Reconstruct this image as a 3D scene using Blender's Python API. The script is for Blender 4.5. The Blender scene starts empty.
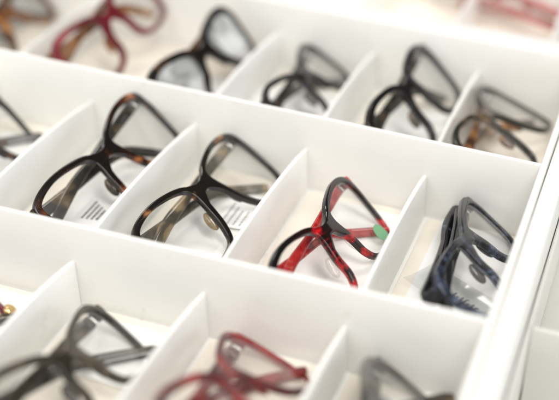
import bpy, bmesh, math, random
from mathutils import Vector, Matrix, noise
random.seed(7)
PI = math.pi
sc = bpy.context.scene
COL = sc.collection
S = 0.08                                   # spacing of the dividers (m)

# ------------------------------------------------------------------ helpers
def tag(o, label=None, cat=None, group=None, kind=None):
    if label: o['label'] = label
    if cat: o['category'] = cat
    if group: o['group'] = group
    if kind: o['kind'] = kind
    return o

def empty(name, loc=(0, 0, 0), rz=0.0):
    o = bpy.data.objects.new(name, None)
    o.empty_display_size = 0.02
    COL.objects.link(o)
    o.location = loc
    o.rotation_euler = (0, 0, rz)
    return o

def obj(name, me, mat, parent=None, smooth=True, angle=40):
    me.materials.clear()
    if mat: me.materials.append(mat)
    if smooth:
        me.shade_smooth()
        me.set_sharp_from_angle(angle=math.radians(angle))
    o = bpy.data.objects.new(name, me)
    COL.objects.link(o)
    if parent: o.parent = parent
    return o

def mesh_from(name, verts, faces):
    me = bpy.data.meshes.new(name)
    me.from_pydata([tuple(v) for v in verts], [], faces)
    bm = bmesh.new(); bm.from_mesh(me)
    bmesh.ops.recalc_face_normals(bm, faces=bm.faces)
    bm.to_mesh(me); bm.free()
    return me

# ------------------------------------------------------------------ materials
def new_mat(name):
    m = bpy.data.materials.new(name); m.use_nodes = True
    nt = m.node_tree; nt.nodes.clear()
    out = nt.nodes.new('ShaderNodeOutputMaterial')
    return m, nt, out

def N(nt, typ, **kw):
    n = nt.nodes.new(typ)
    for k, v in kw.items():
        if hasattr(n, k): setattr(n, k, v)
        else: n.inputs[k.replace('_', ' ')].default_value = v
    return n

def plastic(name, col, rough=.35, bump=.02, scale=60, var=.02, spec=.5, sss=0):
    """moulded satin plastic: slight scuffing in the gloss, faint tone variation and orange peel"""
    m, nt, out = new_mat(name)
    b = N(nt, 'ShaderNodeBsdfPrincipled')
    tc = N(nt, 'ShaderNodeTexCoord')
    n1 = N(nt, 'ShaderNodeTexNoise'); n1.inputs['Scale'].default_value = scale; n1.inputs['Detail'].default_value = 6
    nt.links.new(tc.outputs['Object'], n1.inputs['Vector'])
    n2 = N(nt, 'ShaderNodeTexNoise'); n2.inputs['Scale'].default_value = 9; n2.inputs['Detail'].default_value = 5
    nt.links.new(tc.outputs['Object'], n2.inputs['Vector'])
    r = N(nt, 'ShaderNodeValToRGB')
    r.color_ramp.elements[0].position = .35; r.color_ramp.elements[1].position = .65
    r.color_ramp.elements[0].color = (*[c * (1 - var) for c in col], 1)
    r.color_ramp.elements[1].color = (*[min(1, c * (1 + var)) for c in col], 1)
    nt.links.new(n2.outputs['Fac'], r.inputs['Fac'])
    n3 = N(nt, 'ShaderNodeTexNoise'); n3.inputs['Scale'].default_value = 42; n3.inputs['Detail'].default_value = 9; n3.inputs['Roughness'].default_value = .75; n3.inputs['Distortion'].default_value = 1.2
    nt.links.new(tc.outputs['Object'], n3.inputs['Vector'])
    r3 = N(nt, 'ShaderNodeValToRGB'); r3.color_ramp.elements[0].position = .60; r3.color_ramp.elements[0].color = (1, 1, 1, 1)
    r3.color_ramp.elements[1].position = .74; r3.color_ramp.elements[1].color = (.80, .78, .73, 1)
    nt.links.new(n3.outputs['Fac'], r3.inputs['Fac'])
    mx = N(nt, 'ShaderNodeMix', data_type='RGBA', blend_type='MULTIPLY'); mx.inputs[0].default_value = 1
    nt.links.new(r.outputs['Color'], mx.inputs[6]); nt.links.new(r3.outputs['Color'], mx.inputs[7])
    nt.links.new(mx.outputs[2], b.inputs['Base Color'])
    mr = N(nt, 'ShaderNodeMapRange'); mr.inputs['To Min'].default_value = rough * .75; mr.inputs['To Max'].default_value = rough * 1.3
    nt.links.new(n1.outputs['Fac'], mr.inputs['Value']); nt.links.new(mr.outputs['Result'], b.inputs['Roughness'])
    bp = N(nt, 'ShaderNodeBump'); bp.inputs['Strength'].default_value = bump * 4; bp.inputs['Distance'].default_value = .0004
    nt.links.new(n1.outputs['Fac'], bp.inputs['Height']); nt.links.new(bp.outputs['Normal'], b.inputs['Normal'])
    b.inputs['Specular IOR Level'].default_value = spec
    nt.links.new(b.outputs[0], out.inputs[0])
    return m

def fabric(name, col):
    m, nt, out = new_mat(name)
    b = N(nt, 'ShaderNodeBsdfPrincipled'); b.inputs['Roughness'].default_value = .9
    b.inputs['Sheen Weight'].default_value = .3
    tc = N(nt, 'ShaderNodeTexCoord')
    n1 = N(nt, 'ShaderNodeTexNoise'); n1.inputs['Scale'].default_value = 900; n1.inputs['Detail'].default_value = 4
    n2 = N(nt, 'ShaderNodeTexNoise'); n2.inputs['Scale'].default_value = 25; n2.inputs['Detail'].default_value = 6
    for n in (n1, n2): nt.links.new(tc.outputs['Object'], n.inputs['Vector'])
    r = N(nt, 'ShaderNodeValToRGB')
    r.color_ramp.elements[0].position = .3; r.color_ramp.elements[1].position = .7
    r.color_ramp.elements[0].color = (*[c * .94 for c in col], 1); r.color_ramp.elements[1].color = (*[min(1, c * 1.04) for c in col], 1)
    nt.links.new(n2.outputs['Fac'], r.inputs['Fac']); nt.links.new(r.outputs['Color'], b.inputs['Base Color'])
    bp = N(nt, 'ShaderNodeBump'); bp.inputs['Strength'].default_value = .35; bp.inputs['Distance'].default_value = .0003
    nt.links.new(n1.outputs['Fac'], bp.inputs['Height']); nt.links.new(bp.outputs['Normal'], b.inputs['Normal'])
    nt.links.new(b.outputs[0], out.inputs[0])
    return m

def acetate(name, stops, scale=70, rough=.07, stretch=(1, 1, 1), trans=0.0, dist=.6, seed=0.0, grad=0.0):
    """polished mottled acetate; stops = [(position, colour), ...] over warped noise"""
    m, nt, out = new_mat(name)
    b = N(nt, 'ShaderNodeBsdfPrincipled')
    tc = N(nt, 'ShaderNodeTexCoord')
    mp = N(nt, 'ShaderNodeMapping'); mp.inputs['Scale'].default_value = stretch; mp.inputs['Location'].default_value = (seed, seed * 1.7, seed * .3)
    nt.links.new(tc.outputs['Object'], mp.inputs['Vector'])
    n1 = N(nt, 'ShaderNodeTexNoise'); n1.inputs['Scale'].default_value = scale; n1.inputs['Detail'].default_value = 5
    n1.inputs['Roughness'].default_value = .55; n1.inputs['Distortion'].default_value = dist
    nt.links.new(mp.outputs['Vector'], n1.inputs['Vector'])
    r = N(nt, 'ShaderNodeValToRGB'); cr = r.color_ramp
    cr.elements[0].position = stops[0][0]; cr.elements[0].color = (*stops[0][1], 1)
    cr.elements[1].position = stops[-1][0]; cr.elements[1].color = (*stops[-1][1], 1)
    for p_, c in stops[1:-1]:
        e = cr.elements.new(p_); e.color = (*c, 1)
    sx = N(nt, 'ShaderNodeSeparateXYZ'); nt.links.new(tc.outputs['Object'], sx.inputs[0])
    ga = N(nt, 'ShaderNodeMath', operation='MULTIPLY_ADD'); ga.inputs[1].default_value = grad      # lightens the lower rims: laminate colour, and a painted highlight on navy
    nt.links.new(sx.outputs['X'], ga.inputs[0]); nt.links.new(n1.outputs['Fac'], ga.inputs[2])
    nt.links.new(ga.outputs[0], r.inputs['Fac']); nt.links.new(r.outputs['Color'], b.inputs['Base Color'])
    n2 = N(nt, 'ShaderNodeTexNoise'); n2.inputs['Scale'].default_value = 250; n2.inputs['Detail'].default_value = 4
    nt.links.new(tc.outputs['Object'], n2.inputs['Vector'])
    mr = N(nt, 'ShaderNodeMapRange'); mr.inputs['To Min'].default_value = rough * .6; mr.inputs['To Max'].default_value = rough * 1.7
    nt.links.new(n2.outputs['Fac'], mr.inputs['Value']); nt.links.new(mr.outputs['Result'], b.inputs['Roughness'])
    b.inputs['Coat Weight'].default_value = .0; b.inputs['Coat Roughness'].default_value = .05
    b.inputs['IOR'].default_value = 1.53
    sh = b.outputs[0]
    if trans > 0:
        t = N(nt, 'ShaderNodeBsdfTransparent'); nt.links.new(r.outputs['Color'], t.inputs['Color'])
        mx = N(nt, 'ShaderNodeMixShader'); mx.inputs['Fac'].default_value = trans
        nt.links.new(b.outputs[0], mx.inputs[1]); nt.links.new(t.outputs[0], mx.inputs[2]); sh = mx.outputs[0]
    nt.links.new(sh, out.inputs[0])
    return m

def clear(name, tint=(.998, .998, .997), rough=.02, boost=1.0):
    m, nt, out = new_mat(name)
    t = N(nt, 'ShaderNodeBsdfTransparent'); t.inputs['Color'].default_value = (*tint, 1)
    g = N(nt, 'ShaderNodeBsdfGlossy'); g.inputs['Roughness'].default_value = rough
    lw = N(nt, 'ShaderNodeLayerWeight'); lw.inputs['Blend'].default_value = .5
    pw = N(nt, 'ShaderNodeMath', operation='POWER'); pw.inputs[1].default_value = 5
    nt.links.new(lw.outputs['Facing'], pw.inputs[0])
    ml = N(nt, 'ShaderNodeMath', operation='MULTIPLY_ADD'); ml.inputs[1].default_value = .9; ml.inputs[2].default_value = .035 * boost
    nt.links.new(pw.outputs[0], ml.inputs[0])
    tc = N(nt, 'ShaderNodeTexCoord'); n1 = N(nt, 'ShaderNodeTexNoise'); n1.inputs['Scale'].default_value = 55
    nt.links.new(tc.outputs['Object'], n1.inputs['Vector'])
    bp = N(nt, 'ShaderNodeBump'); bp.inputs['Strength'].default_value = .05; bp.inputs['Distance'].default_value = .0005
    nt.links.new(n1.outputs['Fac'], bp.inputs['Height']); nt.links.new(bp.outputs['Normal'], g.inputs['Normal'])
    mx = N(nt, 'ShaderNodeMixShader')
    nt.links.new(ml.outputs[0], mx.inputs['Fac']); nt.links.new(t.outputs[0], mx.inputs[1]); nt.links.new(g.outputs[0], mx.inputs[2])
    nt.links.new(mx.outputs[0], out.inputs[0])
    return m

def metal(name, col, rough=.2):
    m, nt, out = new_mat(name)
    b = N(nt, 'ShaderNodeBsdfPrincipled'); b.inputs['Metallic'].default_value = 1
    b.inputs['Base Color'].default_value = (*col, 1)
    tc = N(nt, 'ShaderNodeTexCoord'); n1 = N(nt, 'ShaderNodeTexNoise'); n1.inputs['Scale'].default_value = 400
    nt.links.new(tc.outputs['Object'], n1.inputs['Vector'])
    mr = N(nt, 'ShaderNodeMapRange'); mr.inputs['To Min'].default_value = rough * .7; mr.inputs['To Max'].default_value = rough * 1.4
    nt.links.new(n1.outputs['Fac'], mr.inputs['Value']); nt.links.new(mr.outputs['Result'], b.inputs['Roughness'])
    nt.links.new(b.outputs[0], out.inputs[0])
    return m

WHITE = plastic('white_plastic', (.845, .84, .815), rough=.3, var=.04)
RIMW = plastic('white_lacquer', (.76, .755, .735), rough=.4)
LINER = fabric('cream_liner', (.89, .83, .735))
SHADEW = plastic('shaded_white', (.68, .675, .63), rough=.4)  # white darkened in its colour for the weaker light on the right tray
SHADEL = plastic('shaded_base', (.60, .59, .54), rough=.5)  # floor of the right tray, its shade put into the colour too
SATIN = metal('satin_gold', (.95, .88, .72), .45)
GLAREL = acetate('painted_glare_lens', [(.30, (.20, .20, .20)), (.45, (.38, .38, .38)), (.58, (.75, .76, .77)), (.75, (.85, .85, .85))], 38, rough=.12, trans=.35)  # pale glare on the lenses, put into the colour as mottled grey
PAD = clear('clear_pad', (.90, .88, .86), .05, 1.5)
PAPER = plastic('white_paper', (.92, .92, .905), rough=.55, scale=300, bump=.03)
INKG = plastic('grey_ink', (.30, .30, .31), rough=.6)
INK = plastic('ink', (.05, .05, .06), rough=.6)
TABLE = plastic('table_laminate', (.66, .60, .52), rough=.5)
LENS = clear('lens_clear', boost=1.7)
FILM = clear('clear_film', (.93, .935, .94), .1, 1.6)
STEEL = metal('steel', (.62, .60, .57), .22)
GOLD = metal('gold', (.75, .52, .25), .18)
PINK = plastic('pink_paper', (.60, .25, .18), rough=.6)
GREEN = plastic('green_sticker', (.17, .40, .22), rough=.35, var=.15)
BLK = (.006, .005, .005)

# ------------------------------------------------------------------ tray
PY = .157                       # depth of a row
H = .0540                       # height of the long walls
HD, HM = .0295, .0355           # divider height at its ends and at its middle
T = .0028
XR = .0659                      # inner face of the right side
XO = .0815                      # outer edge of the side
XL = -.60
YA, YB_, YC, YW = 0.0, -.157, -.318, .1545

def rounded_bar(name, p0, p1, z0, z1, th, side, parent, mat, top_r=.0011, draft=.0, nseg=24, prof=None, sag=0.0):
    """upright wall whose FRONT face (at -side normal) runs p0->p1; rounded top; thickness grows to `side`"""
    p0 = Vector((*p0, 0)); p1 = Vector((*p1, 0)); d = (p1 - p0); L = d.length; d.normalize()
    n = Vector((-d.y, d.x, 0)) * side
    verts = []; faces = []; ring = None
    sec_n = 0
    for i in range(nseg + 1):
        t = i / nseg
        zt = z1 if prof is None else prof(t)
        zt += sag * noise.noise(Vector((t * 3 + p0.x * 9, p0.y * 7, 3)))
        sec = [(-draft, z0), (-draft * .3, z0 + (zt - z0) * .6)]
        for k in range(7):
            a = PI - k * PI / 6
            sec.append((th / 2 + math.cos(a) * th / 2, zt - top_r + math.sin(a) * top_r))
        sec += [(th + draft * .3, z0 + (zt - z0) * .6), (th + draft, z0)]
        wob = .0002 * noise.noise(Vector((t * 5, p0.y * 11 + p0.x * 5, 1)))
        c = p0 + d * (L * t)
        for (s, z) in sec:
            q = c + n * (s + wob); verts.append((q.x, q.y, z))
        sec_n = len(sec)
    for i in range(nseg):
        for k in range(sec_n - 1):
            a = i * sec_n + k; faces.append((a, a + 1, a + 1 + sec_n, a + sec_n))
        a = i * sec_n + sec_n - 1; faces.append((a, i * sec_n, (i + 1) * sec_n, a + sec_n))
    faces.append(tuple(range(sec_n))); faces.append(tuple(range(nseg * sec_n, (nseg + 1) * sec_n)))
    return obj(name, mesh_from(name, verts, faces), mat, parent, angle=50)

def slab(name, x0, x1, y0, y1, z0, z1, mat, parent=None, bev=.0008, seg=3):
    bm = bmesh.new(); bmesh.ops.create_cube(bm, size=1)
    for v in bm.verts:
        v.co = Vector(((x0 + x1) / 2 + v.co.x * (x1 - x0), (y0 + y1) / 2 + v.co.y * (y1 - y0), (z0 + z1) / 2 + v.co.z * (z1 - z0)))
    if bev: bmesh.ops.bevel(bm, geom=list(bm.edges), offset=bev, segments=seg, affect='EDGES', profile=.5)
    me = bpy.data.meshes.new(name); bm.to_mesh(me); bm.free()
    return obj(name, me, mat, parent, angle=50)

def yA(x): return YA - .0396 * x           # the middle wall stands slightly askew
def yB(x): return YB_ + .0103 * x
def yW(x): return YW - .055 * x

def arch(t): return HD + (HM - HD) * (math.sin(PI * min(1, max(0, t))) ** .75)

tray = tag(empty('display_tray'), 'large white plastic tray divided into rows of compartments', 'tray')
slab('tray_floor', XL, XO - .002, YC - .004, .175, -.006, -.0012, WHITE, tray)
rounded_bar('long_wall', (XL, yA(XL)), (XR, yA(XR)), -.001, H, T, 1, tray, WHITE, nseg=40, sag=.0007)
rounded_bar('long_wall', (XL, yB(XL)), (XR, yB(XR)), -.001, H, T, 1, tray, WHITE, nseg=40, sag=.0007)
rounded_bar('long_wall', (XL, YC), (XR, YC), -.001, H, T, 1, tray, WHITE, nseg=40)
rounded_bar('long_wall', (XL, yW(XL)), (XR, yW(XR)), -.001, H, T, 1, tray, WHITE, nseg=40, sag=.0007)
# the side: thin lip of the insert, a groove, then the lacquered outer rim
rounded_bar('side_lip', (XR, YC), (XR, .150), -.001, H, .0042, -1, tray, WHITE, top_r=.0016, nseg=30)
slab('outer_rim', XR + .0050, XO, YC - .005, .1500, -.006, H + .0006, RIMW, tray, bev=.0012)
# back frame bar beyond the last row
def quadbar(name, pts, z0, z1, mat, parent):
    v = [(x, y, z0) for x, y in pts] + [(x, y, z1) for x, y in pts]
    me = mesh_from(name, v, [(0, 1, 2, 3), (4, 5, 6, 7), (0, 1, 5, 4), (1, 2, 6, 5), (2, 3, 7, 6), (3, 0, 4, 7)])
    bm = bmesh.new(); bm.from_mesh(me); bmesh.ops.bevel(bm, geom=list(bm.edges), offset=.0012, segments=3, affect='EDGES', profile=.5)
    bm.to_mesh(me); bm.free()
    return obj(name, me, mat, parent, angle=50)
quadbar('outer_rim', [(XL, yW(XL) + .0036), (XO, yW(XO) + .0036), (XO, yW(XO) + .0170), (XL, yW(XL) + .0170)], -.006, H + .0006, RIMW, tray)

def divider(x0, ya, yb, x1=None, parent=tray, prof=arch):
    x1 = x0 if x1 is None else x1
    return rounded_bar('divider', (x0, ya), (x1, yb), -.001, HD, .0029, 1, parent, WHITE, top_r=.0013, draft=.0010, nseg=30, prof=prof)
for k in range(-6, 1):
    x = k * S
    divider(x - .0015, yB(x) + T + .0002, yA(x) - .0002)                    # middle row
    xf = k * S * .983 - .0013
    divider(xf - .0015, YC + T + .0002, yB(xf) - .0002)                     # front row
    if k != -3:                                                            # one double-width place in the back row
        divider(x - .0015, yA(x) + T + .0002, yW(x) - .0002)
# cream liners, one under each compartment
rows = [(lambda x: yB(x) + T, yA), (lambda x: YC + T, yB), (lambda x: yA(x) + T, yW)]
for ri, (f0, f1) in enumerate(rows):
    for k in range(-6, 1):
        xa = k * S + .0022; xb = (k + 1) * S - .0035
        if k == 0: xb = XR - .0012
        if ri == 1: xa -= .0013 + (-k) * -.00136; xb = xa + S - .0060 if k < 0 else xb
        if ri == 2 and k == -3: continue
        if ri == 2 and k == -4: xb += S
        c = .001
        y0 = f0((xa + xb) / 2) + .0022; y1 = f1((xa + xb) / 2) - .0022
        slab('compartment_liner', xa, xb, y0, y1, -.0011, .0006, LINER, tray, bev=.0005, seg=2)

# tray beyond, and the one to the right
far = tag(empty('display_tray'), 'white tray beyond the back rim of the large one, at the top edge', 'tray')
def far_y(x): return yW(x) + .0195
quadbar('outer_rim', [(XL, far_y(XL)), (.25, far_y(.25)), (.25, far_y(.25) + .005), (XL, far_y(XL) + .005)], -.006, H - .0015, RIMW, far)
slab('tray_floor', XL, .25, .185, .40, -.006, 0, LINER, far)
quadbar('long_wall', [(XL, far_y(XL) + .16), (.25, far_y(.25) + .16), (.25, far_y(.25) + .164), (XL, far_y(XL) + .164)], 0.0005, H, WHITE, far)
for x in (-.30, -.20, -.115, -.035, .0405, .125):
    rounded_bar('divider', (x, far_y(x) + .0052), (x, far_y(x) + .1598), .0005, HD, .0024, 1, far, WHITE, top_r=.0012, draft=.001, prof=arch)

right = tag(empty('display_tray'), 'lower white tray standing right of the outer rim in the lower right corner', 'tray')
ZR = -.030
slab('tray_floor', XO + .0012, .36, -.40, .18, ZR - .006, ZR, SHADEL, right)
rounded_bar('long_wall', (XO + .0042, -.116), (.36, -.116), ZR + .0005, ZR + .0535, T, 1, right, SHADEW)
rounded_bar('side_lip', (XO + .0005, .12), (XO + .0005, -.40), ZR + .0005, ZR + .0520, .0024, 1, right, SHADEW)
rounded_bar('long_wall', (XO + .0042, .045), (.36, .045), ZR + .0005, ZR + .0535, T, 1, right, SHADEW)

tb = slab('table_top', -3, 3, -2.5, 3, -.076, -.0362, TABLE, None, bev=.004)
tag(tb, kind='structure')

# ------------------------------------------------------------------ eyeglasses
def axes(yaw, tilt, roll):
    e = Vector((math.sin(yaw), math.cos(yaw), 0)); rt = Vector((math.cos(yaw), -math.sin(yaw), 0)); Z = Vector((0, 0, 1))
    up = -math.cos(tilt) * rt + math.sin(tilt) * Z
    n = math.sin(tilt) * rt + math.cos(tilt) * Z
    return e * math.cos(roll) + up * math.sin(roll), -e * math.sin(roll) + up * math.cos(roll), n

def catmull(pts, n=10):
    out = []; m = len(pts)
    for i in range(m):
        p = [Vector(pts[(i + j - 1) % m]) for j in range(4)]
        for k in range(n):
            t = k / n
            out.append(.5 * ((2 * p[1]) + (p[2] - p[0]) * t + (2 * p[0] - 5 * p[1] + 4 * p[2] - p[3]) * t * t + (-p[0] + 3 * p[1] - 3 * p[2] + p[3]) * t ** 3))
    return out

RB = .34                         # radius of the face curve
def bend(u): return -u * u / (2 * RB)

def front_outlines(sh, hwk=1.0):
    b = sh['b']; U = sh['U']; L = sh['L']; Nn = sh['N']
    top = sh.get('top', .0076)
    ctrl = [  # u, v, half width of the rim
        (.0090, b - .0008, .0029), (.0160, b + top * .98, .0022),
        (.0380, (b + U[1]) / 2 + top, .0022), (U[0] - .0066, U[1] + .0006, .0026), (U[0] - .0002, U[1] - .0066, .0027),
        ((U[0] + L[0]) / 2 + .0022, (U[1] + L[1]) / 2, .0018),
        (L[0], L[1] + .001, .0017), ((L[0] * .6 + Nn[0] * .4), min(L[1], Nn[1]) - .0030, .0016),
        (Nn[0] + .004, Nn[1] - .0012, .0018), (Nn[0] - .0035, Nn[1] + .0065, .0023), (.0125, (b + Nn[1]) * .46, .0027)]
    c = catmull(ctrl, 9); m = len(c)
    outer = []; inner = []
    for i in range(m):
        tg = (c[(i + 1) % m] - c[i - 1]); tg = Vector((tg.x, tg.y)).normalized()
        nrm = Vector((-tg.y, tg.x))            # ring runs clockwise: left normal = outward
        w = c[i].z * hwk
        p = Vector((c[i].x, c[i].y))
        outer.append(p + nrm * w); inner.append(p - nrm * w)
    return outer, inner

def make_front(sh, hwk, th, bev=.0009):
    outer, inner = front_outlines(sh, hwk)
    m = len(outer); b = sh['b']
    bt = sh.get('bt', .0040)                   # half height of the bridge
    seq = [o for i, o in enumerate(outer) if 5 <= i <= m - 6 and o.x > .0042]
    half = [Vector((0, b + bt * .7)), Vector((.0028, b + bt * .75))] + seq + [Vector((.0030, b - bt * 1.35)), Vector((0, b - bt * 1.15))]
    full = half + [Vector((-p.x, p.y)) for p in reversed(half[1:-1])]
    cu = bpy.data.curves.new('c', 'CURVE'); cu.dimensions = '2D'; cu.fill_mode = 'BOTH'
    cu.extrude = th / 2 - bev; cu.bevel_depth = bev; cu.bevel_resolution = 3; cu.offset = -bev
    for loop in (full, inner, [Vector((-p.x, p.y)) for p in inner]):
        s = cu.splines.new('POLY'); s.points.add(len(loop) - 1); s.use_cyclic_u = True
        for pt, q in zip(s.points, loop): pt.co = (q.x, q.y, 0, 1)
    o = bpy.data.objects.new('c', cu); COL.objects.link(o)
    dg = bpy.context.evaluated_depsgraph_get(); dg.update()
    me = bpy.data.meshes.new_from_object(o.evaluated_get(dg))
    bpy.data.objects.remove(o); bpy.data.curves.remove(cu)
    bm = bmesh.new(); bm.from_mesh(me); bmesh.ops.remove_doubles(bm, verts=bm.verts, dist=1e-6)
    bm.to_mesh(me); bm.free()
    return me, inner

def tube_mesh(path, sizes, up=None, nsec=14, p=2.6):
    """superellipse bar along path; sizes = (half height along `hdir`, half thickness)"""
    verts = []; faces = []; n = len(path)
    for i in range(n):
        tg = (path[min(n - 1, i + 1)] - path[max(0, i - 1)]).normalized()
        w = up[i]; s = tg.cross(w).normalized(); w = s.cross(tg).normalized()
        for k in range(nsec):
            a = 2 * PI * k / nsec
            ca, sa = math.cos(a), math.sin(a)
            x = abs(ca) ** (2 / p) * (1 if ca > 0 else -1) * sizes[i][1]; y = abs(sa) ** (2 / p) * (1 if sa > 0 else -1) * sizes[i][0]
            verts.append(path[i] + w * x + s * y)
    for i in range(n - 1):
        for k in range(nsec):
            a = i * nsec + k; b_ = i * nsec + (k + 1) % nsec
            faces.append((a, b_, b_ + nsec, a + nsec))
    faces.append(tuple(range(nsec))); faces.append(tuple(range((n - 1) * nsec, n * nsec)))
    return verts, faces

def ellipsoid(c, ax, r, seg=14, rings=9):
    verts = []; faces = []
    for i in range(rings + 1):
        th = PI * i / rings
        for k in range(seg):
            ph = 2 * PI * k / seg
            verts.append(c + ax[0] * (r[0] * math.sin(th) * math.cos(ph)) + ax[1] * (r[1] * math.sin(th) * math.sin(ph)) + ax[2] * (r[2] * math.cos(th)))
    for i in range(rings):
        for k in range(seg):
            a = i * seg + k; b = i * seg + (k + 1) % seg
            faces.append((a, b, b + seg, a + seg))
    return verts, faces

def eyeglasses(label, pose, sh, mat, tmat=None, hwk=.86, th=.0040, lens=LENS, temples=((.0085, .06, .15), (.0130, .15, .72)),
               tip=None, th_h=1.0, stud=None, only=None, splay=(0, 0), group='eyeglasses laid out in the tray compartments', zmin=.0008):
    x, y, z, yaw, tilt, roll = pose
    e, up, n = axes(yaw, tilt, roll)
    O = Vector((x, y, z)); base = Vector((x, y, 0))
    R = Matrix.Rotation(-yaw, 3, 'Z')
    tmat = tmat or mat
    def loc(u, v, w):                       # frame coordinates -> coordinates of the root
        return R @ (O + e * u + up * v + n * w - base)
    def zw(u, v, w): return (O + e * u + up * v + n * w).z
    # keep the lowest rim just on the liner
    U = sh['U']; L = sh['L']; Nn = sh['N']
    root = tag(empty('eyeglasses', base, yaw), label, 'eyeglasses', group)
    me, inner = make_front(sh, hwk, th)
    for v in me.vertices:
        u, vv, w = v.co
        v.co = loc(u, vv, w + bend(u))
    fr = obj('frame_front', me, mat, root, angle=35)
    # lenses
    for s in (-1, 1):
        loop = [Vector((s * p.x, p.y)) for p in inner]
        c = sum(loop, Vector((0, 0))) / len(loop)
        verts = []; faces = []; m = len(loop); fr_ = [1.012, .8, .6, .4, .2]
        for side in (1, -1):
            for f in fr_:
                for q in loop:
                    pq = c + (q - c) * f
                    dome = .0016 * (1 - f * f)
                    verts.append(loc(pq.x, pq.y, bend(pq.x) + dome + side * .0008))
            verts.append(loc(c.x, c.y, bend(c.x) + .0016 + side * .0008))
        blk = len(fr_) * m + 1
        for si in (0, 1):
            o0 = si * blk
            for r_ in range(len(fr_) - 1):
                for k in range(m):
                    a = o0 + r_ * m + k; b = o0 + r_ * m + (k + 1) % m
                    faces.append((a, b, b + m, a + m))
            for k in range(m):
                faces.append((o0 + (len(fr_) - 1) * m + k, o0 + (len(fr_) - 1) * m + (k + 1) % m, o0 + blk - 1))
        for k in range(m): faces.append((k, (k + 1) % m, blk + (k + 1) % m, blk + k))
        obj('lens', mesh_from('lens', verts, faces), lens, root, angle=30)
    # nose pads: bumps behind the nasal rims
    for s in (-1, 1):
        cen = (s * .0150, (sh['b'] + Nn[1]) * .5 - .001, bend(.015) - .0042)
        a0 = Vector((s * .75, .25, -.62)).normalized(); a1 = Vector((s * .25, -.96, -.08)).normalized(); a2 = a0.cross(a1).normalized()
        vs, fs = ellipsoid(Vector(cen), (a0, a1, a2), (.0032, .0068, .0016))
        obj('nose_pad', mesh_from('nose_pad', [loc(*v) for v in vs], fs), tmat if tip is None else tip, root)
    # temples, folded behind the front
    for s, (w0, slope, beta) in zip((1, -1), temples):
        if only and s not in only: continue
        pts = []; sizes = []
        u = s * (U[0] + .0012); v = U[1] - .0035
        path2 = [(u, v, bend(U[0]) + .0004), (u + s * .0016, v, bend(U[0]) - .0030), (u + s * .0010, v, bend(U[0]) - w0 * .75), (u - s * .003, v, bend(U[0]) - w0)]
        Ls = 37; ang = slope; cu_, cv = u - s * .003, v
        step = .0034
        for i in range(1, Ls):
            d = i * step
            if d > .083: ang = slope + beta * min(1, (d - .083) / .018)
            cu_ -= s * math.cos(ang) * step; cv -= math.sin(ang) * step
            path2.append((cu_, cv, bend(U[0]) - w0 + .003 * math.sin(PI * min(1, d / .09))))
        P = []; W = []
        for i, (a, b, c) in enumerate(path2):
            # the free end rests on the liner rather than going through it
            q = zw(a, b, c)
            if i > 3 and q < .0032 + zmin: c += (.0032 + zmin - q) / max(.3, n.z)
            P.append(Vector(loc(a, b, c)))
            W.append((R @ n) if i > 3 else (R @ (n * (i / 4) + e * (s * (1 - i / 4)))))
            t = i / len(path2)
            hh = (.0024 * (1 - t) ** 1.5 + .0022 + .0016 * max(0, math.sin(PI * (t - .55) / .5)) if t > .08 else .0044) * th_h
            if i < 4: hh = .0040 * min(th_h, 1.1)
            if t > .95: hh *= max(.35, (1 - t) / .05) ** .5
            sizes.append((hh, .0019 if i > 3 else .0023))
        # smooth the path
        for _ in range(2): P = [P[0]] + [(P[i - 1] + P[i] * 2 + P[i + 1]) / 4 for i in range(1, len(P) - 1)] + [P[-1]]
        vs, fs = tube_mesh(P, sizes, W)
        tm = obj('temple', mesh_from('temple', vs, fs), tmat, root, angle=50)
        # metal barrel hinge at the inner corner
        hc = Vector((s * (U[0] - .0030), U[1] - .0035, bend(U[0]) - .0048))
        bmh = bmesh.new(); bmesh.ops.create_cone(bmh, cap_ends=True, segments=14, radius1=.0014, radius2=.0014, depth=.0062)
        bmesh.ops.bevel(bmh, geom=[e_ for e_ in bmh.edges if len(e_.link_faces) == 2 and any(len(f.verts) > 4 for f in e_.link_faces)], offset=.0003, segments=2, affect='EDGES')
        M = Matrix.Rotation(PI / 2, 3, 'X')
        for vv in bmh.verts: vv.co = loc(*(hc + M @ vv.co))
        hm = bpy.data.meshes.new('hinge'); bmh.to_mesh(hm); bmh.free()
        obj('hinge', hm, STEEL, root)
    if stud:
        for (u, v, w, r, mm) in stud:
            vs, fs = ellipsoid(Vector((u, v, bend(u) + w)), (Vector((1, 0, 0)), Vector((0, 1, 0)), Vector((0, 0, 1))), (r, r, r * .6))
            obj('metal_stud', mesh_from('metal_stud', [loc(*q) for q in vs], fs), mm, root)
    return root, loc

def shp(b, U, L, Nn, **k): return dict(b=b, U=U, L=L, N=Nn, **k)

# mottled acetates
TORT = acetate('tortoise_brown', [(.30, BLK), (.51, (.010, .005, .003)), (.58, (.075, .022, .008)), (.66, (.30, .10, .03)), (.74, (.42, .18, .06))], 55, seed=.3, grad=3.0)
TORT2 = acetate('tortoise_dark', [(.34, BLK), (.58, (.010, .007, .005)), (.64, (.10, .045, .018)), (.72, (.34, .15, .05))], 50, seed=1.1)
OLIVE = acetate('tortoise_horn', [(.30, (.03, .026, .02)), (.5, (.10, .085, .06)), (.62, (.30, .22, .12)), (.75, (.40, .32, .2))], 60, seed=2.0, stretch=(1, .6, 1))
DHORN = acetate('dark_horn', [(.30, (.012, .010, .008)), (.55, (.03, .026, .02)), (.68, (.14, .09, .05)), (.8, (.25, .18, .12))], 60, seed=2.6)
RED = acetate('red_black_marble', [(.36, BLK), (.55, (.012, .003, .003)), (.60, (.22, .005, .008)), (.66, (.50, .010, .014)), (.78, (.56, .02, .02))], 60, seed=3.2, dist=.5, stretch=(1.6, .6, 1.6), grad=4.2)
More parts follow.
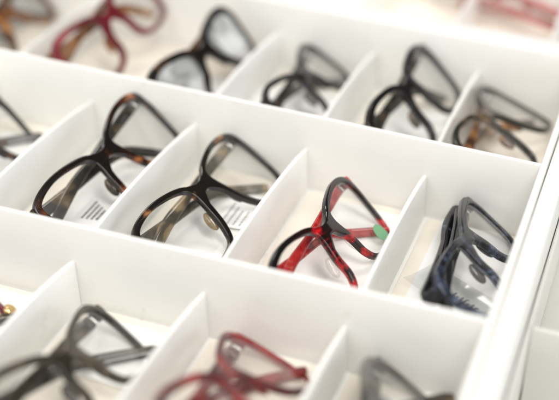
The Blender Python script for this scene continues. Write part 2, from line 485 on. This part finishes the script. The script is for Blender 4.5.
REDT = acetate('red_marble', [(.30, (.10, .003, .004)), (.42, (.32, .008, .010)), (.6, (.46, .022, .02)), (.74, (.62, .20, .15))], 60, seed=4.2, dist=1.2)
NAVY = acetate('navy_black', [(.3, (.006, .006, .008)), (.50, (.010, .011, .016)), (.62, (.04, .05, .085)), (.76, (.18, .21, .29))], 190, seed=5.0, rough=.14, grad=4.0)  # navy flecks; the gradient paints a grey-blue highlight on the lower rims
NAVYT = acetate('black_fleck', [(.3, BLK), (.6, (.010, .010, .014)), (.72, (.10, .12, .18))], 120, seed=5.5)
CLAY = acetate('grey_brown', [(.3, (.016, .013, .010)), (.55, (.042, .032, .022)), (.75, (.16, .11, .065))], 45, seed=6.0)
WINE = acetate('wine_red', [(.3, (.06, .006, .008)), (.5, (.16, .014, .022)), (.75, (.30, .05, .06))], 45, seed=7.0)
WINE2 = acetate('red_brown', [(.3, (.02, .004, .005)), (.45, (.10, .008, .010)), (.58, (.24, .018, .018)), (.75, (.36, .04, .04))], 45, seed=7.7)
BROWN = acetate('brown_horn', [(.3, (.03, .013, .006)), (.48, (.13, .05, .018)), (.65, (.42, .19, .06))], 45, seed=8.0)
BLACK = acetate('black_gloss', [(.3, BLK), (.7, (.012, .011, .011))], 60, seed=9.0)
SILVER = acetate('silver_grey', [(.3, (.35, .36, .37)), (.6, (.50, .51, .52)), (.8, (.7, .7, .7))], 40, seed=10.0)
SMOKE = acetate('smoke_clear', [(.3, (.05, .045, .04)), (.7, (.17, .155, .14))], 40, seed=11.0)
BLUSH = acetate('blush_red', [(.3, (.42, .13, .13)), (.7, (.55, .22, .21))], 45, seed=13.0)
ROSE = acetate('rose_red', [(.3, (.30, .02, .03)), (.5, (.42, .04, .05)), (.8, (.55, .14, .13))], 45, seed=12.0)

GL = {
 # name: pose (bridge x, y, z, yaw, tilt, roll), shape
 'G0': ((-0.2846, -0.0656, 0.0235, -0.1964, 0.8169, 0.0059), shp(0.0039, (0.0583, 0.0130), (0.0512, -0.0276), (0.0205, -0.0272))),
 'F1': ((-0.1208, -0.2327, 0.0319, -0.4953, 0.6276, -0.5235), shp(0.0018, (0.0568, 0.0137), (0.0535, -0.0261), (0.0164, -0.0263))),
 'F2': ((-0.0424, -0.218, 0.0332, -0.8416, 0.5145, -0.8463), shp(0.0037, (0.0574, 0.0149), (0.0543, -0.0299), (0.0206, -0.0266))),
 'F3': ((0.0337, -0.2144, 0.0325, -0.5807, 0.6402, -0.5209), shp(0.0062, (0.0572, 0.0097), (0.0518, -0.0273), (0.0202, -0.0270))),
 'K1': ((-0.119, 0.0996, 0.0289, -0.2224, 0.5158, -0.1833), shp(0.0018, (0.0578, 0.0124), (0.0517, -0.0238), (0.0189, -0.0274))),
 'K2': ((-0.0364, 0.0932, 0.0345, 0.1106, 0.7278, 0.0789), shp(0.0066, (0.0588, 0.0132), (0.0517, -0.0284), (0.0177, -0.0303))),
 'K3': ((0.0239, 0.0883, 0.0278, -0.3729, 0.3624, -0.3745), shp(0.0082, (0.0589, 0.0167), (0.0518, -0.0330), (0.0232, -0.0317))),
 'KR': ((-0.2815, 0.1097, 0.0427, 0.2452, 0.8795, 0.2919), shp(0.0033, (0.0592, 0.0152), (0.0518, -0.0280), (0.0170, -0.0284))),
 'KS': ((-.1960, .0930, .0360, .15, .80, .12), shp(0.0021, (0.0589, 0.0128), (0.0516, -0.0267), (0.0237, -0.0257))),
 'KL': ((-0.3801, 0.114, 0.0284, -0.0481, 0.7773, 0.1114), shp(0.0008, (0.0579, 0.0122), (0.0511, -0.0272), (0.0204, -0.0225))),
 'G1': ((-0.1938, -0.0563, 0.0315, 0.2196, 0.5825, 0.2309), shp(0.0043, (0.0637, 0.0153), (0.0523, -0.0294), (0.0193, -0.0288))),
 'G2': ((-0.1244, -0.0604, 0.0249, 0.0706, 0.4925, 0.0170), shp(0.0051, (0.0637, 0.0155), (0.0572, -0.0286), (0.0210, -0.0307))),
 'G3': ((-0.0375, -0.0800, 0.0276, -0.0733, 0.7028, -0.1327), shp(0.0049, (0.0607, 0.0140), (0.0540, -0.0278), (0.0173, -0.0295))),
 'G4': ((0.0402, -0.0636, 0.0304, -0.2970, 0.6109, -0.2783), shp(0.0050, (0.0581, 0.0093), (0.0509, -0.0262), (0.0172, -0.0260), top=.0040)),
}
def G(k, label, mat, **kw):
    pose, sh = GL[k]
    return eyeglasses(label, pose, sh, mat, **kw)

G('G0', 'dark brown tortoiseshell glasses cut off by the left edge of the middle row', TORT, tmat=TORT)
G('G1', 'brown tortoiseshell cat-eye glasses with black bridge, leftmost whole pair in the middle row', TORT, tmat=DHORN, hwk=.95)
G('G2', 'black cat-eye glasses with amber rim corner and horn-coloured temples, left of the red pair', TORT2, tmat=OLIVE)
r3, loc3 = G('G3', 'glossy black and bright red marbled glasses with a green sticker on the lens', RED, tmat=REDT, tip=PAD, th_h=.85)
G('G4', 'navy black speckled glasses with broad black temple beside the right side of the tray', NAVY, tmat=NAVYT, hwk=1.05, th_h=1.3, temples=((.0080, .03, .30), (.0120, -.03, .05)))
G('F1', 'blurred grey-brown glasses in the lower left of the front row', CLAY, tmat=CLAY)
G('F2', 'blurred wine red glasses in the middle of the front row', WINE2, tmat=WINE2)
G('F3', 'blurred smoky grey glasses at the bottom edge, right of the wine red pair', SMOKE, tmat=DHORN, hwk=1.0, th_h=1.5)
G('K1', 'blurred thin black glasses in the back row, above the black cat-eye pair', BLACK, tmat=DHORN)
G('K2', 'blurred glossy black glasses in the back row, above the red marbled pair', BLACK, tmat=DHORN, hwk=1.1)
G('K3', 'blurred dark brown glasses with amber temples, at the right end of the back row', DHORN, tmat=BROWN)
G('KR', 'blurred rose red glasses in the upper left of the back row', WINE, tmat=BROWN, hwk=1.2)
G('KS', 'blurred black glasses with silvery glare painted on the lenses, right of the rose red pair', TORT2, tmat=BROWN, hwk=1.25, th=.005,
  stud=[(-.047, -.008, .0062, .0036, SATIN)], lens=GLAREL)  # stud added to catch the lamps as a soft glint
G('KL', 'blurred dark brown glasses in the top left corner', BROWN, tmat=BLACK, hwk=1.3)
# front row, cut by the left edge: dark red with a gilt corner
eyeglasses('dark red glasses with a gold stud at the left edge of the front row', (-0.2018, -0.2347, 0.0319, -0.4953, 0.6276, -0.5235),
           GL['F1'][1], WINE, tmat=BLACK, stud=[(.0560, -.019, .0034, .0042, GOLD)])
# far tray and right tray
eyeglasses('blurred red glasses beyond the back rim at the top edge', (-.012, .312, .026, -1.25, .55, 0), GL['K1'][1], BLUSH, tmat=BLUSH, hwk=1.1)
eyeglasses('dark glasses beyond the back rim in the top right corner', (.105, .262, .026, -.35, .6, -.1), GL['K1'][1], BLACK)
eyeglasses('wine red glasses in the lower tray at the bottom right corner', (.112, -.225, ZR + .0245, -.2, .6, -.1), GL['K1'][1], WINE, zmin=ZR + .0008)

# green sticker on the far lens of the red marbled pair
st = [(-.0035, .0062), (.0012, .0060), (.0040, .0020), (.0036, -.0040), (.0004, -.0068), (-.0034, -.0046), (-.0042, .0012)]
cu_, cv_ = .0405, -.0235
st = [(q.x, q.y) for q in catmull([(a * 1.2, b * .72, 0) for a, b in st], 5)]; k = len(st)
vs = [loc3(cu_ + a * 1.15, cv_ + b * 1.1, bend(cu_) + w) for w in (.0024, .0027) for b, a in st]
fs = [tuple(range(k)), tuple(range(k, 2 * k))] + [(i, (i + 1) % k, k + (i + 1) % k, k + i) for i in range(k)]
obj('sticker', mesh_from('sticker', vs, fs), GREEN, r3)['label'] = 'green paper sticker'

# ------------------------------------------------------------------ paper cards and printed labels
def card(label, pts, z=.0011, mat=PAPER, th=.0005, curl=.0010, name='paper_card', cat='card', group='white paper cards lying in the compartments'):
    c = sum((Vector((*p, 0)) for p in pts), Vector()) / 4
    root_pts = [Vector((*p, 0)) - c for p in pts]
    nu = 10; vs = []; fs = []
    for lay in (0, 1):
        for i in range(nu + 1):
            for j in range(nu + 1):
                s, t = i / nu, j / nu
                p = (root_pts[0] * (1 - s) + root_pts[1] * s) * (1 - t) + (root_pts[3] * (1 - s) + root_pts[2] * s) * t
                zz = curl * ((2 * s - 1) ** 4 * (.4 + .6 * t) + .3 * abs(noise.noise(Vector((s * 2 + c.x * 40, t * 2, 4)))))
                vs.append((p.x, p.y, z + zz + lay * th))
    m = (nu + 1) ** 2
    for i in range(nu):
        for j in range(nu):
            a = i * (nu + 1) + j
            fs.append((a, a + 1, a + nu + 2, a + nu + 1)); fs.append((m + a, m + a + 1, m + a + nu + 2, m + a + nu + 1))
    for i in range(nu):
        for (a, b) in ((i, i + 1), (nu * (nu + 1) + i, nu * (nu + 1) + i + 1), (i * (nu + 1), (i + 1) * (nu + 1)), (i * (nu + 1) + nu, (i + 1) * (nu + 1) + nu)):
            fs.append((a, b, m + b, m + a))
    o = obj(name, mesh_from(name, vs, fs), mat, None, angle=30)
    o.location = (c.x, c.y, 0)
    return tag(o, label, cat, group), c
card('white card under the tortoiseshell cat-eye pair with the black bridge', [(-.228, -.150), (-.170, -.147), (-.172, -.012), (-.226, -.014)])
card('white card under the black cat-eye pair with the amber corner', [(-.144, -.150), (-.090, -.149), (-.092, -.020), (-.143, -.022)])
card('white card under the black and red marbled pair', [(-.064, -.146), (-.008, -.149), (-.010, -.010), (-.062, -.006)])
card('white card under the navy black speckled pair', [(.010, -.140), (.058, -.143), (.060, -.009), (.012, -.004)])
card('white card in the middle row at the left edge', [(-.306, -.140), (-.250, -.142), (-.252, -.012), (-.304, -.010)])
card('white card behind the blurred grey-brown pair', [(-.146, -.212), (-.090, -.214), (-.089, -.168), (-.146, -.166)])
card('white card in the front row at the left edge, under the gold stud', [(-.226, -.290), (-.168, -.292), (-.170, -.167), (-.226, -.165)])
card('white card under the blurred smoky grey pair', [(.020, -.290), (.060, -.290), (.061, -.172), (.018, -.170)])
card('white card under the blurred dark brown pair of the back row', [(-.150, .020), (-.094, .022), (-.095, .130), (-.148, .128)])
card('white card under the blurred black pair of the back row', [(-.066, .018), (-.010, .016), (-.012, .130), (-.064, .132)])
card('white card under the blurred pair with glare painted on the lenses', [(-.205, .020), (-.105, .022), (-.106, .120), (-.203, .122)])

card('pink paper slip under the dark brown pair with amber temples', [(.0260, .0300), (.0440, .0340), (.0410, .0640), (.0230, .0600)], z=.0026, mat=PINK, th=.0004, name='paper_slip', group=None)
def strokes(root, items, mat=INK, name='print'):
    vs = []; fs = []
    for (x, y, z, dx, dy, wd) in items:      # a printed stroke as a thin raised bar
        d = Vector((dx, dy, 0)); n_ = Vector((-dy, dx, 0)).normalized() * wd / 2
        p = Vector((x, y, z)); b = len(vs)
        for zz in (0, .00012):
            for q in (p - n_, p + n_, p + d + n_, p + d - n_): vs.append(q + Vector((0, 0, zz)))
        fs += [(b, b + 1, b + 2, b + 3), (b + 4, b + 5, b + 6, b + 7)] + [(b + i, b + (i + 1) % 4, b + 4 + (i + 1) % 4, b + 4 + i) for i in range(4)]
    return obj(name, mesh_from(name, vs, fs), mat, root, smooth=False)

# small printed label in the first whole compartment: four lines of tiny type
lb, c = card('small white label with four lines of tiny type under the tortoiseshell pair', [(-.2020, -.1020), (-.1760, -.1000), (-.1790, -.0620), (-.2040, -.0640)],
             z=.0034, curl=0.0, th=.0003, name='printed_label', cat='label', group='printed labels among the glasses')
it = []
for r_ in range(4):
    yy = -.006 + r_ * .0005; xx = -.0085 + r_ * .0032
    while yy < .012 - r_ * .002:
        l = random.uniform(.0012, .0032); it.append((xx, yy, .0038, .0004, l, .0013)); yy += l + .0007
strokes(lb, it)

lb2, c = card('small white label with faint type beside the bridge gap of the black cat-eye pair', [(-.1180, -.0640), (-.0970, -.0620), (-.0985, -.0340), (-.1195, -.0360)],
              z=.0034, curl=0.0, th=.0003, name='printed_label', cat='label', group='printed labels among the glasses')
it = []
for r_ in range(4):
    yy = -.011; xx = -.0075 + r_ * .0040
    while yy < .010 - r_ * .002:
        l = random.uniform(.0010, .0028); it.append((xx, yy, .0038, .0003, l, .0009)); yy += l + .0009
strokes(lb2, it, mat=INKG)

# clear plastic tag with printed characters half under the speckled pair
tg, c = card('clear plastic tag with a row of printed strokes under the speckled pair', [(.0060, -.0760), (.0180, -.0560), (.0620, -.0800), (.0500, -.1040)],
             z=.0045, mat=FILM, curl=.0020, th=.0003, name='clear_tag', cat='label', group='printed labels among the glasses')
d1 = Vector((.044, -.026, 0)).normalized(); d2 = Vector((.012, .020, 0)).normalized()
it = []
for i in range(7):
    h_ = [.0052, .0036, .0050, .0052, .0034, .0050, .0040][i]
    p0 = d1 * (.0040 + i * .0027) - d2 * .0035
    it.append((p0.x, p0.y, .0064, d2.x * h_, d2.y * h_, .0010))
    if i in (0, 2, 5): q = p0 + d2 * (h_ * .5); it.append((q.x, q.y, .0064, d1.x * .0016, d1.y * .0016, .0006))
    if i in (3, 6): q = p0 + d2 * h_; it.append((q.x, q.y, .0064, d1.x * .0016, d1.y * .0016, .0006))
strokes(tg, it)

# ------------------------------------------------------------------ light
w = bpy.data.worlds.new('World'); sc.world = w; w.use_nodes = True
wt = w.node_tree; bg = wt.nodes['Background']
# uneven bright surround, with a dim patch added where the frames reflect it
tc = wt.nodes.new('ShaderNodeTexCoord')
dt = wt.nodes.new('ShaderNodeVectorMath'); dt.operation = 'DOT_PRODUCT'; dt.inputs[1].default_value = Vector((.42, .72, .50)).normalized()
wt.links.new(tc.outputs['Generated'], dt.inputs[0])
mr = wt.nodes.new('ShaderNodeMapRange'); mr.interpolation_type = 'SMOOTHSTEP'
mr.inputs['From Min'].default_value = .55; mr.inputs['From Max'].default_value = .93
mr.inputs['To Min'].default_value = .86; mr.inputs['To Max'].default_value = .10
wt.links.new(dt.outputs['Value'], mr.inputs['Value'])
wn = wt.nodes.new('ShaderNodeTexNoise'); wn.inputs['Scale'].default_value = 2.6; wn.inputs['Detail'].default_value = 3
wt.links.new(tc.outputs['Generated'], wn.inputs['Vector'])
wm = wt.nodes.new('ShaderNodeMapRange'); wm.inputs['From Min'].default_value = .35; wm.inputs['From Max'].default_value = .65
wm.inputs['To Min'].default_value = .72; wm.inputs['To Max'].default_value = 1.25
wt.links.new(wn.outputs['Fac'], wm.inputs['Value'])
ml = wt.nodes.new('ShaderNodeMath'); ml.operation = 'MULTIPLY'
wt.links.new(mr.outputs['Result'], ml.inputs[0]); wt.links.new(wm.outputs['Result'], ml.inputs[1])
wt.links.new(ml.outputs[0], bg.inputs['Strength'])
bg.inputs['Color'].default_value = (1.0, .99, .945, 1)

def area(name, loc, target, sx, sy, power, col):
    l = bpy.data.lights.new(name, 'AREA'); l.shape = 'RECTANGLE'; l.size = sx; l.size_y = sy; l.energy = power; l.color = col
    o = bpy.data.objects.new(name, l); COL.objects.link(o); o.location = loc
    o.rotation_euler = (Vector(target) - Vector(loc)).to_track_quat('-Z', 'Y').to_euler()
    return o
area('ceiling_and_fill_light', (-.5, 1.0, 1.9), (-.1, 0, 0), 1.2, .35, 13, (1, .965, .91))
area('ceiling_and_fill_light', (-.7, -1.2, 1.5), (-.1, 0, 0), 1.3, .45, 9, (1, .975, .94))  # unseen front fill, added to brighten the wall faces
area('ceiling_and_fill_light', (.6, -.7, 1.9), (-.1, 0, 0), .35, 1.2, 21, (1, .975, .94))
area('window_light', (2.2, -.3, .8), (0, 0, 0), 1.2, 1.2, 18, (.84, .91, 1))

# ------------------------------------------------------------------ camera
yaw, pit, rol, f = -.35996, .58283, .00899, 1099.58
Cc = Vector((1.46209 * S, -7.19070 * S, 4.90620 * S))
F = Vector((math.sin(yaw) * math.cos(pit), math.cos(yaw) * math.cos(pit), -math.sin(pit)))
Rr = Vector((math.cos(yaw), -math.sin(yaw), 0)); Uu = Rr.cross(F)
R2 = Rr * math.cos(rol) + Uu * math.sin(rol); U2 = -Rr * math.sin(rol) + Uu * math.cos(rol)
cam = bpy.data.cameras.new('camera'); co = bpy.data.objects.new('camera', cam); COL.objects.link(co)
M = Matrix((R2, U2, -F)).transposed().to_4x4(); M.translation = Cc
co.matrix_world = M
cam.sensor_width = 36; cam.sensor_fit = 'HORIZONTAL'; cam.lens = f / 559 * 36
cam.clip_start = .02; cam.clip_end = 50
cam.dof.use_dof = True
focus = Vector((-.078, -.082, .022))
cam.dof.focus_distance = (focus - Cc).dot(F)
cam.dof.aperture_fstop = 2.9
cam.dof.aperture_blades = 0
sc.camera = co

sc.render.engine = 'CYCLES'
sc.cycles.transparent_max_bounces = 32
sc.cycles.max_bounces = 14
sc.cycles.diffuse_bounces = 8
sc.view_settings.view_transform = 'Standard'
sc.view_settings.look = 'None'
sc.view_settings.exposure = 0
sc.view_settings.gamma = 1
